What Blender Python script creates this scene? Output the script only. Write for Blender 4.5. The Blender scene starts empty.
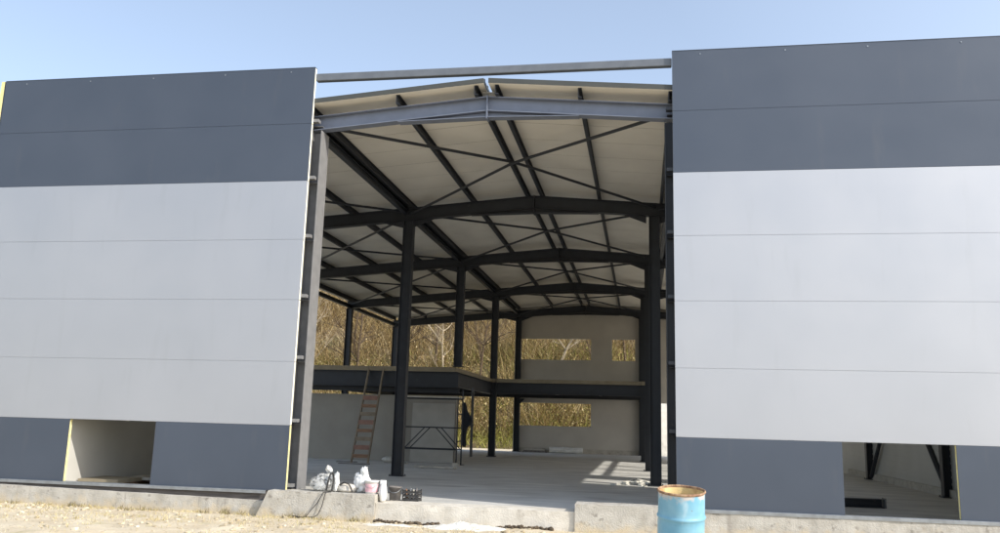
import bpy, math, random
from mathutils import Vector, Matrix, noise
R = math.radians
rnd = random.Random(7)
sc = bpy.context.scene
COL = sc.collection

# ------------------------------------------------------------------ camera, world, sun, exposure
cam_d = bpy.data.cameras.new('camera'); cam = bpy.data.objects.new('camera', cam_d); COL.objects.link(cam)
sc.camera = cam
YAW, PITCH, ROLL = 0.1707, 0.1838, 0.0278
cy, sy, cp, sp = math.cos(YAW), math.sin(YAW), math.cos(PITCH), math.sin(PITCH)
fw = Vector((-sy*cp, cy*cp, sp)); rt = Vector((cy, sy, 0)); up = rt.cross(fw)
c_, s_ = math.cos(ROLL), math.sin(ROLL)
rt2, up2 = c_*rt + s_*up, -s_*rt + c_*up
M = Matrix((rt2, up2, -fw)).transposed().to_4x4(); M.translation = Vector((4.6569, -14.5451, 1.3203))
cam.matrix_world = M
cam_d.sensor_width = 36; cam_d.lens = 834.58/1000*36; cam_d.clip_start = .1; cam_d.clip_end = 3000

SUN_EL, SUN_A = R(34), R(22.5)          # elevation; angle in front of the facade plane, from +X
S = Vector((math.cos(SUN_EL)*math.cos(SUN_A), -math.cos(SUN_EL)*math.sin(SUN_A), math.sin(SUN_EL)))
w = bpy.data.worlds.new('World'); sc.world = w; w.use_nodes = True
nt = w.node_tree; bg = nt.nodes['Background']
sky = nt.nodes.new('ShaderNodeTexSky'); sky.sky_type = 'NISHITA'; sky.sun_disc = False
sky.sun_elevation = SUN_EL; sky.sun_rotation = math.atan2(S.x, S.y)
sky.air_density = 1.0; sky.dust_density = 1.6; sky.ozone_density = 1.2; sky.altitude = 100
hz = nt.nodes.new('ShaderNodeTexCoord'); sxyz = nt.nodes.new('ShaderNodeSeparateXYZ'); nt.links.new(hz.outputs['Generated'], sxyz.inputs[0])
hr = nt.nodes.new('ShaderNodeValToRGB'); hr.color_ramp.elements[0].color = (2.2,2.32,2.5,1); hr.color_ramp.elements[1].color = (.98,1.15,1.36,1)
hr.color_ramp.elements[0].position = .02; hr.color_ramp.elements[1].position = .75
nt.links.new(sxyz.outputs[2], hr.inputs[0])                       # thin milky haze over the blue, thicker towards the horizon
ha = nt.nodes.new('ShaderNodeMix'); ha.data_type = 'RGBA'; ha.blend_type = 'ADD'; ha.inputs[0].default_value = 1
dt = nt.nodes.new('ShaderNodeVectorMath'); dt.operation = 'DOT_PRODUCT'; nt.links.new(hz.outputs['Generated'], dt.inputs[0]); dt.inputs[1].default_value = S
gl = nt.nodes.new('ShaderNodeMapRange'); gl.inputs[1].default_value = 0; gl.inputs[2].default_value = 1; gl.inputs[3].default_value = 1; gl.inputs[4].default_value = 2.6
nt.links.new(dt.outputs['Value'], gl.inputs[0])                    # the haze is brighter on the sun's side of the sky
hm = nt.nodes.new('ShaderNodeVectorMath'); hm.operation = 'SCALE'; nt.links.new(hr.outputs[0], hm.inputs[0]); nt.links.new(gl.outputs[0], hm.inputs['Scale'])
nt.links.new(sky.outputs[0], ha.inputs[6]); nt.links.new(hm.outputs[0], ha.inputs[7])
nt.links.new(ha.outputs[2], bg.inputs[0]); bg.inputs[1].default_value = 0.12
sl = bpy.data.lights.new('sun', 'SUN'); so = bpy.data.objects.new('sun', sl); COL.objects.link(so)
sl.energy = 3.3; sl.angle = R(.5); sl.color = (1, .94, .84)
so.rotation_euler = S.to_track_quat('Z', 'Y').to_euler(); so.location = S*60
sc.view_settings.view_transform = 'Standard'; sc.view_settings.look = 'None'
sc.view_settings.exposure = .55; sc.view_settings.gamma = 1; sc.view_settings.use_curve_mapping = False
sc.render.engine = 'CYCLES'
sc.cycles.use_denoising = True
sc.cycles.max_bounces = 14; sc.cycles.diffuse_bounces = 12; sc.cycles.transparent_max_bounces = 12
sc.cycles.caustics_reflective = False; sc.cycles.caustics_refractive = False

# ------------------------------------------------------------------ materials
def mat(name, c1, c2=None, rough=.6, metal=0, scale=3, detail=6, bump=0, bscale=30, lo=.35, hi=.65, spec=.5, stretch=(1,1,1), island=None):
    m = bpy.data.materials.new(name); m.use_nodes = True; N = m.node_tree.nodes; L = m.node_tree.links
    b = N['Principled BSDF']; b.inputs['Roughness'].default_value = rough; b.inputs['Metallic'].default_value = metal
    b.inputs['Specular IOR Level'].default_value = spec
    c2 = c2 or tuple(v*.86 for v in c1)
    tc = N.new('ShaderNodeTexCoord'); mp = N.new('ShaderNodeMapping'); mp.inputs['Scale'].default_value = stretch
    L.new(tc.outputs['Object'], mp.inputs[0])
    n = N.new('ShaderNodeTexNoise'); n.inputs['Scale'].default_value = scale; n.inputs['Detail'].default_value = detail
    L.new(mp.outputs[0], n.inputs['Vector'])
    r = N.new('ShaderNodeValToRGB'); r.color_ramp.elements[0].position = lo; r.color_ramp.elements[1].position = hi
    r.color_ramp.elements[0].color = (*c2, 1); r.color_ramp.elements[1].color = (*c1, 1)
    L.new(n.outputs[0], r.inputs[0]); out = r.outputs[0]
    if island:
        g = N.new('ShaderNodeNewGeometry'); rr = N.new('ShaderNodeValToRGB')
        els = rr.color_ramp.elements
        for i, (p, c) in enumerate(island):
            e = els[i] if i < 2 else els.new(p)
            e.position = p; e.color = (*c, 1)
        L.new(g.outputs['Random Per Island'], rr.inputs[0])
        mx = N.new('ShaderNodeMix'); mx.data_type = 'RGBA'; mx.blend_type = 'MULTIPLY'; mx.inputs[0].default_value = 1
        L.new(out, mx.inputs[6]); L.new(rr.outputs[0], mx.inputs[7]); out = mx.outputs[2]
    L.new(out, b.inputs['Base Color'])
    rm = N.new('ShaderNodeMapRange'); rm.inputs[3].default_value = max(.05, rough-.1); rm.inputs[4].default_value = min(1, rough+.1)
    L.new(n.outputs[0], rm.inputs[0]); L.new(rm.outputs[0], b.inputs['Roughness'])
    if bump:
        n2 = N.new('ShaderNodeTexNoise'); n2.inputs['Scale'].default_value = bscale; n2.inputs['Detail'].default_value = 5
        L.new(mp.outputs[0], n2.inputs['Vector'])
        bp = N.new('ShaderNodeBump'); bp.inputs['Strength'].default_value = bump; bp.inputs['Distance'].default_value = .02
        L.new(n2.outputs[0], bp.inputs['Height']); L.new(bp.outputs[0], b.inputs['Normal'])
    return m

def add_layer(m, color, scale, lo, hi, detail=8, stretch=(1,1,1), zband=None, fac=1.0, seed=0):
    """a second layer of stain, dirt or rust with its own shape over a material's colour"""
    N = m.node_tree.nodes; L = m.node_tree.links; b = N['Principled BSDF']
    src = b.inputs['Base Color'].links[0].from_socket
    tc = N.new('ShaderNodeTexCoord'); mp = N.new('ShaderNodeMapping'); mp.inputs['Scale'].default_value = stretch
    mp.inputs['Location'].default_value = (seed, seed*1.7, seed*.3)
    L.new(tc.outputs['Object'], mp.inputs[0])
    n = N.new('ShaderNodeTexNoise'); n.inputs['Scale'].default_value = scale; n.inputs['Detail'].default_value = detail
    L.new(mp.outputs[0], n.inputs['Vector']); v = n.outputs[0]
    if zband:
        sx = N.new('ShaderNodeSeparateXYZ'); L.new(tc.outputs['Object'], sx.inputs[0])
        mr = N.new('ShaderNodeMapRange'); mr.inputs[1].default_value = zband[0]; mr.inputs[2].default_value = zband[1]
        mr.inputs[3].default_value = 0; mr.inputs[4].default_value = zband[2]
        L.new(sx.outputs[2], mr.inputs[0])
        ad = N.new('ShaderNodeMath'); ad.operation = 'ADD'; L.new(v, ad.inputs[0]); L.new(mr.outputs[0], ad.inputs[1]); v = ad.outputs[0]
    mr = N.new('ShaderNodeMapRange'); mr.inputs[1].default_value = lo; mr.inputs[2].default_value = hi; mr.inputs[4].default_value = fac
    L.new(v, mr.inputs[0])
    mx = N.new('ShaderNodeMix'); mx.data_type = 'RGBA'; L.new(mr.outputs[0], mx.inputs[0]); L.new(src, mx.inputs[6])
    mx.inputs[7].default_value = (*color, 1); L.new(mx.outputs[2], b.inputs['Base Color'])
    return m

PANEL_DARK = mat('anthracite_panel', (.071,.087,.118), (.063,.078,.107), rough=.46, scale=.7, bump=.14, bscale=1.1, spec=.55, metal=.25)
PANEL_LIGHT = mat('light_grey_panel', (.455,.465,.495), (.43,.44,.47), rough=.46, scale=.6, bump=.16, bscale=1.1, spec=.6, metal=.6)
add_layer(PANEL_LIGHT, (.34,.34,.35), 2.5, .58, .85, stretch=(1.5,1,.25), fac=.3)
add_layer(PANEL_DARK, (.12,.125,.135), 2.2, .6, .85, stretch=(1.4,1,.3), fac=.35, seed=4)
PANEL_IN = mat('grey_white_panel_liner', (.50,.49,.455), (.45,.44,.405), rough=.6, scale=1.2)
LINER_WALL = mat('pale_wall_liner', (.56,.53,.48), (.51,.48,.435), rough=.65, scale=1.2)
GREY_WALL = mat('grey_brown_board', (.36,.335,.29), (.315,.29,.25), rough=.8, scale=1.5)
ROOF_IN = mat('roof_liner', (.80,.76,.68), (.73,.69,.615), rough=.6, scale=1.1, bump=.05, bscale=3)
ROOF_OUT = mat('roof_sheet', (.06,.063,.058), rough=.55, scale=2)
FOAM = mat('insulation_foam', (.82,.75,.38), (.74,.65,.28), rough=.95, scale=25, bump=.3, bscale=80)
FOAM_PALE = mat('pale_foam', (.88,.86,.74), (.8,.77,.62), rough=.95, scale=25, bump=.2, bscale=80)
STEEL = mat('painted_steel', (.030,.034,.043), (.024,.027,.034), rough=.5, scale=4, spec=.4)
add_layer(STEEL, (.10,.09,.08), 7, .66, .8, fac=.5)
STEEL_FRONT = mat('primed_grey_steel', (.155,.178,.235), (.135,.155,.205), rough=.5, scale=4)
add_layer(STEEL_FRONT, (.09,.095,.11), 6, .64, .8, fac=.5)
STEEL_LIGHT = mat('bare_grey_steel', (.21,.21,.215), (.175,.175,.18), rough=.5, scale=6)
RAIL = mat('primed_rail', (.13,.145,.17), (.11,.123,.145), rough=.5, scale=5)
GALV = mat('galvanised_sheet', (.34,.36,.38), (.27,.285,.30), rough=.38, metal=.6, scale=9)
CONC = mat('raw_concrete', (.50,.475,.425), (.38,.355,.31), rough=.95, scale=5, detail=10, bump=.5, bscale=45, lo=.3, hi=.62)
add_layer(CONC, (.2,.18,.155), 9, .60, .70, fac=.7); add_layer(CONC, (.24,.21,.18), 3, .55, .75, stretch=(3,1,.35), fac=.5, seed=3)
RECESS_SHADE = mat('painted_recess_shade', (.13,.115,.105), (.08,.07,.065), rough=.9, scale=7, stretch=(.4,1,3), bump=.3)  # shade below the drip flashing, put into the colour
SHEET = mat('grey_plasterboard', (.46,.44,.40), (.40,.38,.34), rough=.8, scale=2)
add_layer(CONC, (.55,.46,.32), 6, .62, .95, zband=(-.20,-.44,.5), fac=.8, seed=7)
SILL = mat('pale_concrete', (.66,.62,.55), (.54,.50,.43), rough=.95, scale=4, detail=10, bump=.4, bscale=40)
add_layer(SILL, (.36,.32,.27), 7, .62, .72, fac=.5)
FLOOR = mat('smooth_concrete', (.64,.635,.61), (.55,.545,.52), rough=.55, scale=1.1, detail=9, bump=.06, bscale=12, lo=.32, hi=.68)
add_layer(FLOOR, (.76,.75,.71), 1.1, .5, .68, stretch=(.5,1.6,1), fac=.85); add_layer(FLOOR, (.36,.35,.33), 1.6, .56, .7, stretch=(.4,1.3,1), fac=.75, seed=5)
SOIL = mat('dry_soil', (.66,.57,.42), (.52,.43,.30), rough=1, scale=2.2, detail=12, bump=.9, bscale=28, lo=.3, hi=.7)
add_layer(SOIL, (.66,.58,.44), 1.0, .5, .66, fac=.75, seed=2); add_layer(SOIL, (.28,.21,.125), 11, .6, .7, fac=.65)
add_layer(SOIL, (.36,.33,.13), 1.6, .6, .74, fac=.5, seed=9)
HILL = mat('leaf_litter', (.27,.20,.11), (.15,.105,.058), rough=1, scale=1.5, detail=10, bump=1, bscale=6)
add_layer(HILL, (.13,.13,.05), .35, .5, .65, fac=.7)
BANK = mat('pale_gravel_bank', (.64,.61,.54), (.54,.51,.45), rough=1, scale=3, detail=10, bump=.7, bscale=14)
BRUSH = mat('dry_brush', (1,1,1), (.72,.70,.62), rough=.9, scale=.35, detail=4, spec=.1,
            island=[(0,(.065,.04,.02)),(.3,(.20,.132,.06)),(.6,(.39,.28,.125)),(.85,(.54,.415,.205)),(1,(.70,.58,.37))])
LOWBRUSH = mat('low_greenish_scrub', (1,1,1), (.7,.72,.6), rough=.9, scale=.5, detail=4, spec=.1,
            island=[(0,(.08,.08,.025)),(.35,(.24,.24,.06)),(.7,(.40,.38,.10)),(1,(.60,.54,.22))])
BARK = mat('bare_bark', (.12,.08,.045), (.06,.04,.024), rough=.95, scale=5)
BARK_PALE = mat('pale_bark', (.48,.39,.27), (.33,.26,.17), rough=.95, scale=5)
STRAW = mat('dry_straw', (1,1,1), (.85,.85,.8), rough=.9, scale=1.5, spec=.1,
            island=[(0,(.26,.20,.09)),(.4,(.55,.46,.25)),(.75,(.68,.58,.35)),(.92,(.42,.40,.15)),(1,(.74,.66,.46))])
WEED = mat('dark_dry_weed', (1,1,1), (.8,.8,.75), rough=.9, scale=2, spec=.1, island=[(0,(.07,.055,.03)),(.5,(.19,.16,.07)),(1,(.38,.32,.17))])
STONE = mat('loose_stones', (1,1,1), (.8,.78,.74), rough=.95, scale=4, island=[(0,(.42,.35,.24)),(.5,(.60,.51,.36)),(1,(.72,.66,.53))])
DECK = mat('decking_board', (.30,.255,.18), (.24,.2,.135), rough=.85, scale=3, stretch=(1,6,1))
WOOD2 = mat('red_stained_timber', (.36,.21,.16), (.24,.13,.10), rough=.85, scale=5)
LADDER = mat('grey_brown_timber', (.30,.245,.18), (.22,.175,.125), rough=.85, scale=5)
WOOD = mat('reddish_timber', (.34,.20,.12), (.22,.125,.075), rough=.8, scale=5, stretch=(1,5,8))
PALEWOOD = mat('pale_timber', (.55,.52,.46), (.42,.39,.33), rough=.8, scale=5)
WHITEP = mat('white_plastic', (.82,.82,.80), (.70,.70,.68), rough=.4, scale=5)
PINK = mat('pink_label', (.75,.36,.42), (.8,.6,.62), rough=.5, scale=14)
GREYP = mat('dirty_grey_plastic', (.13,.12,.115), (.22,.2,.18), rough=.6, scale=11)
BLACKP = mat('black_plastic', (.025,.025,.026), (.05,.047,.043), rough=.5, scale=12)
CLOTH = mat('dark_cloth', (.018,.02,.026), rough=.95, scale=12, bump=.5, bscale=40)
REDP = mat('dark_red_paint', (.16,.04,.03), rough=.6, scale=5)
PLASTER = mat('white_lime', (.78,.76,.70), (.60,.57,.5), rough=1, scale=7, detail=10, bump=.8, bscale=30)
DARKSOIL = mat('dark_clods', (.13,.095,.06), (.06,.045,.03), rough=1, scale=12, bump=.8, bscale=40)
# blue drum: paint, worn pale bands, rust below the rim
DRUM = mat('worn_blue_paint', (.15,.36,.49), (.23,.44,.55), rough=.42, scale=4, detail=8)
add_layer(DRUM, (.62,.70,.72), 3.2, .58, .72, stretch=(1,1,.45), fac=.85, seed=1)
add_layer(DRUM, (.50,.46,.43), 9, .80, .95, zband=(.70,.87,.55), fac=.95, seed=6)
add_layer(DRUM, (.17,.07,.035), 14, .88, .98, zband=(.72,.89,.42), fac=.9, seed=2)
add_layer(DRUM, (.20,.085,.04), 22, .70, .76, fac=.7, seed=8)
RUST = mat('rusty_rim', (.44,.30,.18), (.20,.10,.06), rough=.9, scale=18, bump=.5, bscale=60)
DRUM_IN = mat('rusty_drum_lining', (.70,.55,.27), (.42,.24,.10), rough=.85, scale=6, bump=.3, bscale=30, lo=.3, hi=.55)
def clear_plastic():
    m = mat('cloudy_film', (.78,.78,.76), rough=.25, scale=6); N = m.node_tree.nodes; L = m.node_tree.links
    tr = N.new('ShaderNodeBsdfTransparent'); mx = N.new('ShaderNodeMixShader'); n = N.new('ShaderNodeTexNoise'); n.inputs['Scale'].default_value = 9
    r = N.new('ShaderNodeMapRange'); r.inputs[1].default_value = .35; r.inputs[2].default_value = .65; r.inputs[3].default_value = .12; r.inputs[4].default_value = .75
    L.new(n.outputs[0], r.inputs[0]); L.new(r.outputs[0], mx.inputs[0]); L.new(tr.outputs[0], mx.inputs[1]); L.new(N['Principled BSDF'].outputs[0], mx.inputs[2])
    L.new(mx.outputs[0], N['Material Output'].inputs[0]); return m
FILM = clear_plastic()

# ------------------------------------------------------------------ mesh builder
class MB:
    def __init__(s): s.v = []; s.f = []; s.m = []; s.sm = []
    def add(s, vs, fs, mi=0, smooth=False):
        o = len(s.v); s.v += [tuple(p) for p in vs]
        s.f += [tuple(i+o for i in f) for f in fs]; s.m += [mi]*len(fs); s.sm += [smooth]*len(fs); return s
    def box(s, x0, x1, y0, y1, z0, z1, mi=0):
        v = [(x,y,z) for z in (z0,z1) for y in (y0,y1) for x in (x0,x1)]
        return s.add(v, [(0,2,3,1),(4,5,7,6),(0,1,5,4),(2,6,7,3),(0,4,6,2),(1,3,7,5)], mi)
    def obox(s, c, ax, ay, az, mi=0):
        c, ax, ay, az = map(Vector, (c, ax, ay, az))
        v = [c+i*ax+j*ay+k*az for k in (-1,1) for j in (-1,1) for i in (-1,1)]
        return s.add(v, [(0,2,3,1),(4,5,7,6),(0,1,5,4),(2,6,7,3),(0,4,6,2),(1,3,7,5)], mi)
    def prism(s, prof, p0, p1, side, upv, mi=0):
        """profile points (a,b) along side/up, swept from p0 to p1"""
        p0, p1, side, upv = map(Vector, (p0, p1, side, upv)); n = len(prof)
        v = [p + a*side + b*upv for p in (p0, p1) for a, b in prof]
        fs = [(i, (i+1) % n, n+(i+1) % n, n+i) for i in range(n)] + [tuple(range(n-1,-1,-1)), tuple(range(n, 2*n))]
        return s.add(v, fs, mi)
    def ibeam(s, p0, p1, h, b, side, upv, tf=.014, tw=.01, mi=0):
        """h along upv (centred), flanges b wide along side"""
        H, B = h/2, b/2
        pr = [(-B,-H),(B,-H),(B,-H+tf),(tw/2,-H+tf),(tw/2,H-tf),(B,H-tf),(B,H),(-B,H),(-B,H-tf),(-tw/2,H-tf),(-tw/2,-H+tf),(-B,-H+tf)]
        return s.prism(pr, p0, p1, side, upv, mi)
    def tube(s, pts, r, seg=6, mi=0, cap=True, smooth=True):
        pts = [Vector(p) for p in pts]; n = len(pts); rs = r if isinstance(r, (list, tuple)) else [r]*n
        t0 = (pts[1]-pts[0]).normalized(); ref = Vector((0,0,1)) if abs(t0.z) < .9 else Vector((1,0,0))
        vs = []
        for i, p in enumerate(pts):
            t = (pts[min(i+1,n-1)]-pts[max(i-1,0)]).normalized()
            a = t.cross(ref)
            if a.length < 1e-4: a = t.orthogonal()
            a.normalize(); b = a.cross(t)
            for k in range(seg):
                q = 2*math.pi*k/seg; vs.append(p + rs[i]*(math.cos(q)*a + math.sin(q)*b))
        fs = [(i*seg+k, i*seg+(k+1) % seg, (i+1)*seg+(k+1) % seg, (i+1)*seg+k) for i in range(n-1) for k in range(seg)]
        s.add(vs, fs, mi, smooth)
        if cap: s.add(vs[:seg], [tuple(range(seg))], mi); s.add(vs[-seg:], [tuple(range(seg-1,-1,-1))], mi)
        return s
    def lathe(s, prof, seg=40, mi=0, smooth=True, c=(0,0,0), fn=None):
        vs = []
        for r, z in prof:
            for k in range(seg):
                q = 2*math.pi*k/seg; p = Vector((c[0]+r*math.cos(q), c[1]+r*math.sin(q), c[2]+z)); vs.append(fn(p) if fn else p)
        n = len(prof)
        fs = [(i*seg+k, i*seg+(k+1) % seg, (i+1)*seg+(k+1) % seg, (i+1)*seg+k) for i in range(n-1) for k in range(seg)]
        return s.add(vs, fs, mi, smooth)
    def blob(s, c, rad, amp=.25, freq=3, seg=20, rings=12, mi=0, seed=0, flat=None):
        vs = []; c = Vector(c)
        for i in range(rings+1):
            th = math.pi*i/rings
            for k in range(seg):
                ph = 2*math.pi*k/seg
                d = Vector((math.sin(th)*math.cos(ph), math.sin(th)*math.sin(ph), math.cos(th)))
                f = 1 + amp*noise.noise(d*freq+Vector((seed, seed*2.3, 0))) + amp*.6*noise.noise(d*freq*2.7+Vector((0, seed, 5)))
                p = c + Vector((d.x*rad[0], d.y*rad[1], d.z*rad[2]))*f
                if flat is not None: p.z = max(p.z, flat)
                vs.append(p)
        fs = [(i*seg+k, (i+1)*seg+k, (i+1)*seg+(k+1) % seg, i*seg+(k+1) % seg) for i in range(rings) for k in range(seg)]
        return s.add(vs, fs, mi, True)
    def build(s, name, mats, parent=None, loc=None):
        me = bpy.data.meshes.new(name); me.from_pydata(s.v, [], s.f)
        for m in (mats if isinstance(mats, (list, tuple)) else [mats]): me.materials.append(m)
        me.polygons.foreach_set('material_index', s.m); me.polygons.foreach_set('use_smooth', s.sm); me.update()
        o = bpy.data.objects.new(name, me); COL.objects.link(o)
        if parent: o.parent = parent
        if loc: o.location = loc
        return o
def tag(o, label=None, cat=None, group=None, kind=None):
    if label: o['label'] = label
    if cat: o['category'] = cat
    if group: o['group'] = group
    if kind: o['kind'] = kind
    return o
def thing(name, loc, label, cat, group=None, rz=0):
    o = bpy.data.objects.new(name, None); COL.objects.link(o); o.location = loc; o.rotation_euler.z = rz
    o.empty_display_size = .2
    return tag(o, label, cat, group)
def dup(o, loc=None, rz=None, parent=None, label=None):
    c = o.copy(); COL.objects.link(c)
    if parent: c.parent = parent
    if loc is not None: c.location = loc
    if rz is not None: c.rotation_euler.z = rz
    if label: c['label'] = label
    for ch in list(o.children): dup(ch, parent=c)
    return c
def bevel(o, wd=.01, seg=2):
    b = o.modifiers.new('bevel', 'BEVEL'); b.width = wd; b.segments = seg; b.limit_method = 'ANGLE'; return o

# ------------------------------------------------------------------ dimensions
H = 1.15                                   # wall panel module
ZF = -.17                                  # floor level
XL, XR = -1.63, 5.22                       # ends of the two facades at the opening
XW0, XW1 = -8.47, 12.02                    # building's side faces
XC0, XC1 = -1.47, 5.13                     # column lines beside the opening
XE0, XE1 = -8.62+.12, 11.85                # eave columns
FY = [.35, 7.45, 14.4, 21.7, 29.0]
XRG = 1.77; ZRG = 7.425; SL = .083            # ridge and slope of the rafter tops
def zr(x): return ZRG - SL*abs(x-XRG)

# ------------------------------------------------------------------ ground, floor, hillside
def axis(brk):
    out = []
    for a, b, st in brk:
        n = max(1, round((b-a)/st)); out += [a + (b-a)*i/n for i in range(n)]
    return out + [brk[-1][1]]
def ground_z(x, y):
    z = -.425
    if y < 0: z += .021*min(-y, 14)
    if -13 < x < 16 and -9 < y < 0:
        p = Vector((x, y, 0))
        z += .028*noise.noise(p*1.3) + .02*noise.noise(p*4.2) + .012*noise.noise(p*11)
    return z
def build_ground():
    xs = axis([(-900,-60,120),(-60,-13,4),(-13,16,.09),(16,60,4),(60,900,120)])
    ys = axis([(-900,-40,100),(-40,-9,3),(-9,.6,.09),(.6,60,6),(60,1200,120)])
    g = MB(); vs = [(x, y, ground_z(x, y)) for y in ys for x in xs]; n = len(xs)
    g.add(vs, [(j*n+i, j*n+i+1, (j+1)*n+i+1, (j+1)*n+i) for j in range(len(ys)-1) for i in range(n-1)], 0, True)
    tag(g.build('ground', SOIL), kind='structure')
build_ground()
f = MB(); f.box(XW0+.12, XW1-.1, .12, 29.2, -.6, ZF); tag(f.build('floor', FLOOR), kind='structure')

def hill_z(x, y):
    t = max(0, y-40.5); z = -.5 + .62*t if t < 34 else -.5+.62*34+.18*(t-34)
    p = Vector((x*.08, y*.08, 1.3))
    return z + (1.6*noise.noise(p) + .5*noise.noise(p*4))*min(1, t/4)
g = MB(); xs = axis([(-150,-60,6),(-60,40,1.2),(40,150,6)]); ys = axis([(38,80,1.2),(80,200,8)]); n = len(xs)
g.add([(x, y, hill_z(x, y)) for y in ys for x in xs], [(j*n+i, j*n+i+1, (j+1)*n+i+1, (j+1)*n+i) for j in range(len(ys)-1) for i in range(n-1)], 0, True)
tag(g.build('hillside', HILL), kind='structure')
# pale bank behind the right end of the back wall
g = MB(); xs = axis([(4.3,16,.3)]); ys = axis([(32.2,38.6,.3)]); n = len(xs)
def bank_z(x, y):
    a = max(0, min(1, (y-32.6)/3.2)); e = max(0, min(1, (x-4.3)/1.0)); b = max(0, min(1, (38.6-y)/1.2))
    return -.5 + 3.3*a*e*b + .12*noise.noise(Vector((x, y, 3))*1.4)
g.add([(x, y, bank_z(x, y)) for y in ys for x in xs], [(j*n+i, j*n+i+1, (j+1)*n+i+1, (j+1)*n+i) for j in range(len(ys)-1) for i in range(n-1)], 0, True)
tag(g.build('gravel_bank', BANK), kind='structure')

# ------------------------------------------------------------------ the building
B = thing('warehouse_building', (0,0,0), 'unfinished steel framed warehouse with anthracite and light grey sandwich panels and open central bay', 'building')

def panel(x0, x1, z0, z1, m, screws=False):
    """one horizontal sandwich panel of the facade: outer sheet, inner sheet and foam between"""
    gp = .005; p = MB()
    p.box(x0, x1, 0, .004, z0+gp, z1-gp)                 # outer sheet
    p.box(x0+.001, x1-.001, .0041, .014, z0+.0005, z1-.0005)   # tongue behind the joint
    p.box(x0+.002, x1-.002, .078, .082, z0+gp, z1-gp, 1)
    if screws:
        x = x0 + .5
        while x < x1-.1:
            p.lathe([(.0,.0)], 3) if False else p.box(x-.011, x+.011, -.007, 0, z1-.085, z1-.063, 2)
            x += 1.52 + rnd.uniform(-.15,.15)
    o = p.build('wall_panel', [m, PANEL_IN, GALV], B)
    c = MB(); c.box(x0+.003, x1-.003, .0145, .0775, z0+.006, z1-.006); c.build('foam_core', FOAM_PALE if m is PANEL_LIGHT or z1 > 6 else FOAM, o)
    return o
ROWS = [PANEL_DARK, PANEL_LIGHT, PANEL_LIGHT, PANEL_LIGHT, PANEL_LIGHT, PANEL_DARK, PANEL_DARK]
for i, m in enumerate(ROWS):
    z0, z1 = i*H, (i+1)*H
    if i == 0:
        for x0, x1 in ((XW0, -6.05), (-4.27, XL), (XR, 7.85), (9.57, XW1)): panel(x0, x1, z0, z1, m)
    else:
        panel(XW0, XL, z0, z1, m, i == 6); panel(XR, XW1, z0, z1, m, i == 6)
# drip flashing at the foot of both facades
for x0, x1 in ((XW0-.1, XL-.35), (XR+.01, XW1+.1)):
    p = MB(); p.prism([(.10,.002),(-.045,.002),(-.05,-.004),(-.05,-.055),(-.046,-.055),(-.046,-.006),(.10,-.006)], (x0,0,0), (x1,0,0), (0,1,0), (0,0,1))
    p.build('drip_flashing', GALV, B)
# coping of the parapet
for x0, x1 in ((XW0, XL), (XR, XW1)):
    p = MB(); p.box(x0, x1-.001, -.004, .09, 7*H-.001, 7*H+.012); p.build('parapet_coping', PANEL_DARK, B)
# side walls: panels laid the same way (left bays 1-2, right wall with its upper strip still open)
def side_wall(x, y0, y1, z0, z1, t=.08):
    p = MB(); z = z0
    while z < z1-.01:
        zz = min(z+H, z1); p.box(x, x+t, y0, y1, z+.004, zz-.004); z = zz
    o = p.build('side_wall', PANEL_IN, B); return o
side_wall(XW0-.10, .0, 1.0, -.1, 6.5)
c = MB(); c.box(XW0-.098, XW0-.022, -.003, -.0005, 0, 7*H); c.build('foam_edge', FOAM, B)
p = MB(); p.box(XW0-.10, XW0-.02, 0, .9, 6.5, 7*H); p.build('parapet_return', PANEL_DARK, B)
side_wall(XW1-.08, .1, 4.0, -.2, 6.45); side_wall(XW1-.08, 5.9, 7.6, -.2, 6.45); side_wall(XW1-.08, 4.0, 5.9, -.2, 4.25)
side_wall(XW1-.08, 7.6, 17.6, -.2, 3.9); side_wall(XW1-.08, 17.6, 19.8, -.2, 3.85)
side_wall(XW1-.08, 17.6, 29.1, 3.85, 6.45)
# liner ribs seen on the right wall through the low opening
p = MB(); z = -.05
while z < 3.8: p.box(XW1-.092, XW1-.0805, .2, 17.5, z, z+.05); z += .165
p.build('liner_rib', PANEL_IN, B)
p = MB(); p.box(XW1-.16, XW1-.093, .2, 17.5, ZF, .02); p.build('wall_curb', CONC, B)
# partition beside the left low opening
p = MB(); p.box(-6.24, -6.13, .1, 6.5, ZF, 2.6); p.build('partition_wall', PANEL_IN, B)
p = MB(); p.box(-4.10, -4.0, .1, 5.2, ZF, 2.6); p.build('partition_wall', PANEL_IN, B)  # unseen wall, added to block sun coming from the main opening
# wall below the mezzanine
p = MB(); p.box(-8.4, -1.86, 14.95, 15.07, ZF, 2.17)
o = p.build('partition_wall', GREY_WALL, B)
# back wall with window openings, right part standing over a doorway
def wall_with_holes(xs, zs, holes, y0, y1):
    p = MB(); hx = sorted({*xs, *[h for q in holes for h in q[:2]]}); hz = sorted({*zs, *[h for q in holes for h in q[2:]]})
    for a, b in zip(hx, hx[1:]):
        z = None
        for c0, d in zip(hz, hz[1:]):
            mx, mz = (a+b)/2, (c0+d)/2
            if not any(q[0] < mx < q[1] and q[2] < mz < q[3] for q in holes): p.box(a, b, y0, y1, c0, d)
    return p
p = wall_with_holes((-1.95, 9.3), (ZF, 6.95), [(-1.86,2.06,4.58,5.68),(3.14,4.32,4.58,5.68),(-1.88,2.07,1.17,2.34),(5.05,9.31,ZF,2.45)], 29.16, 29.26)
p.build('back_wall', LINER_WALL, B)
p = MB(); p.box(-1.9, 5.0, 29.10, 29.157, ZF, .05); p.build('wall_curb', CONC, B)

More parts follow.
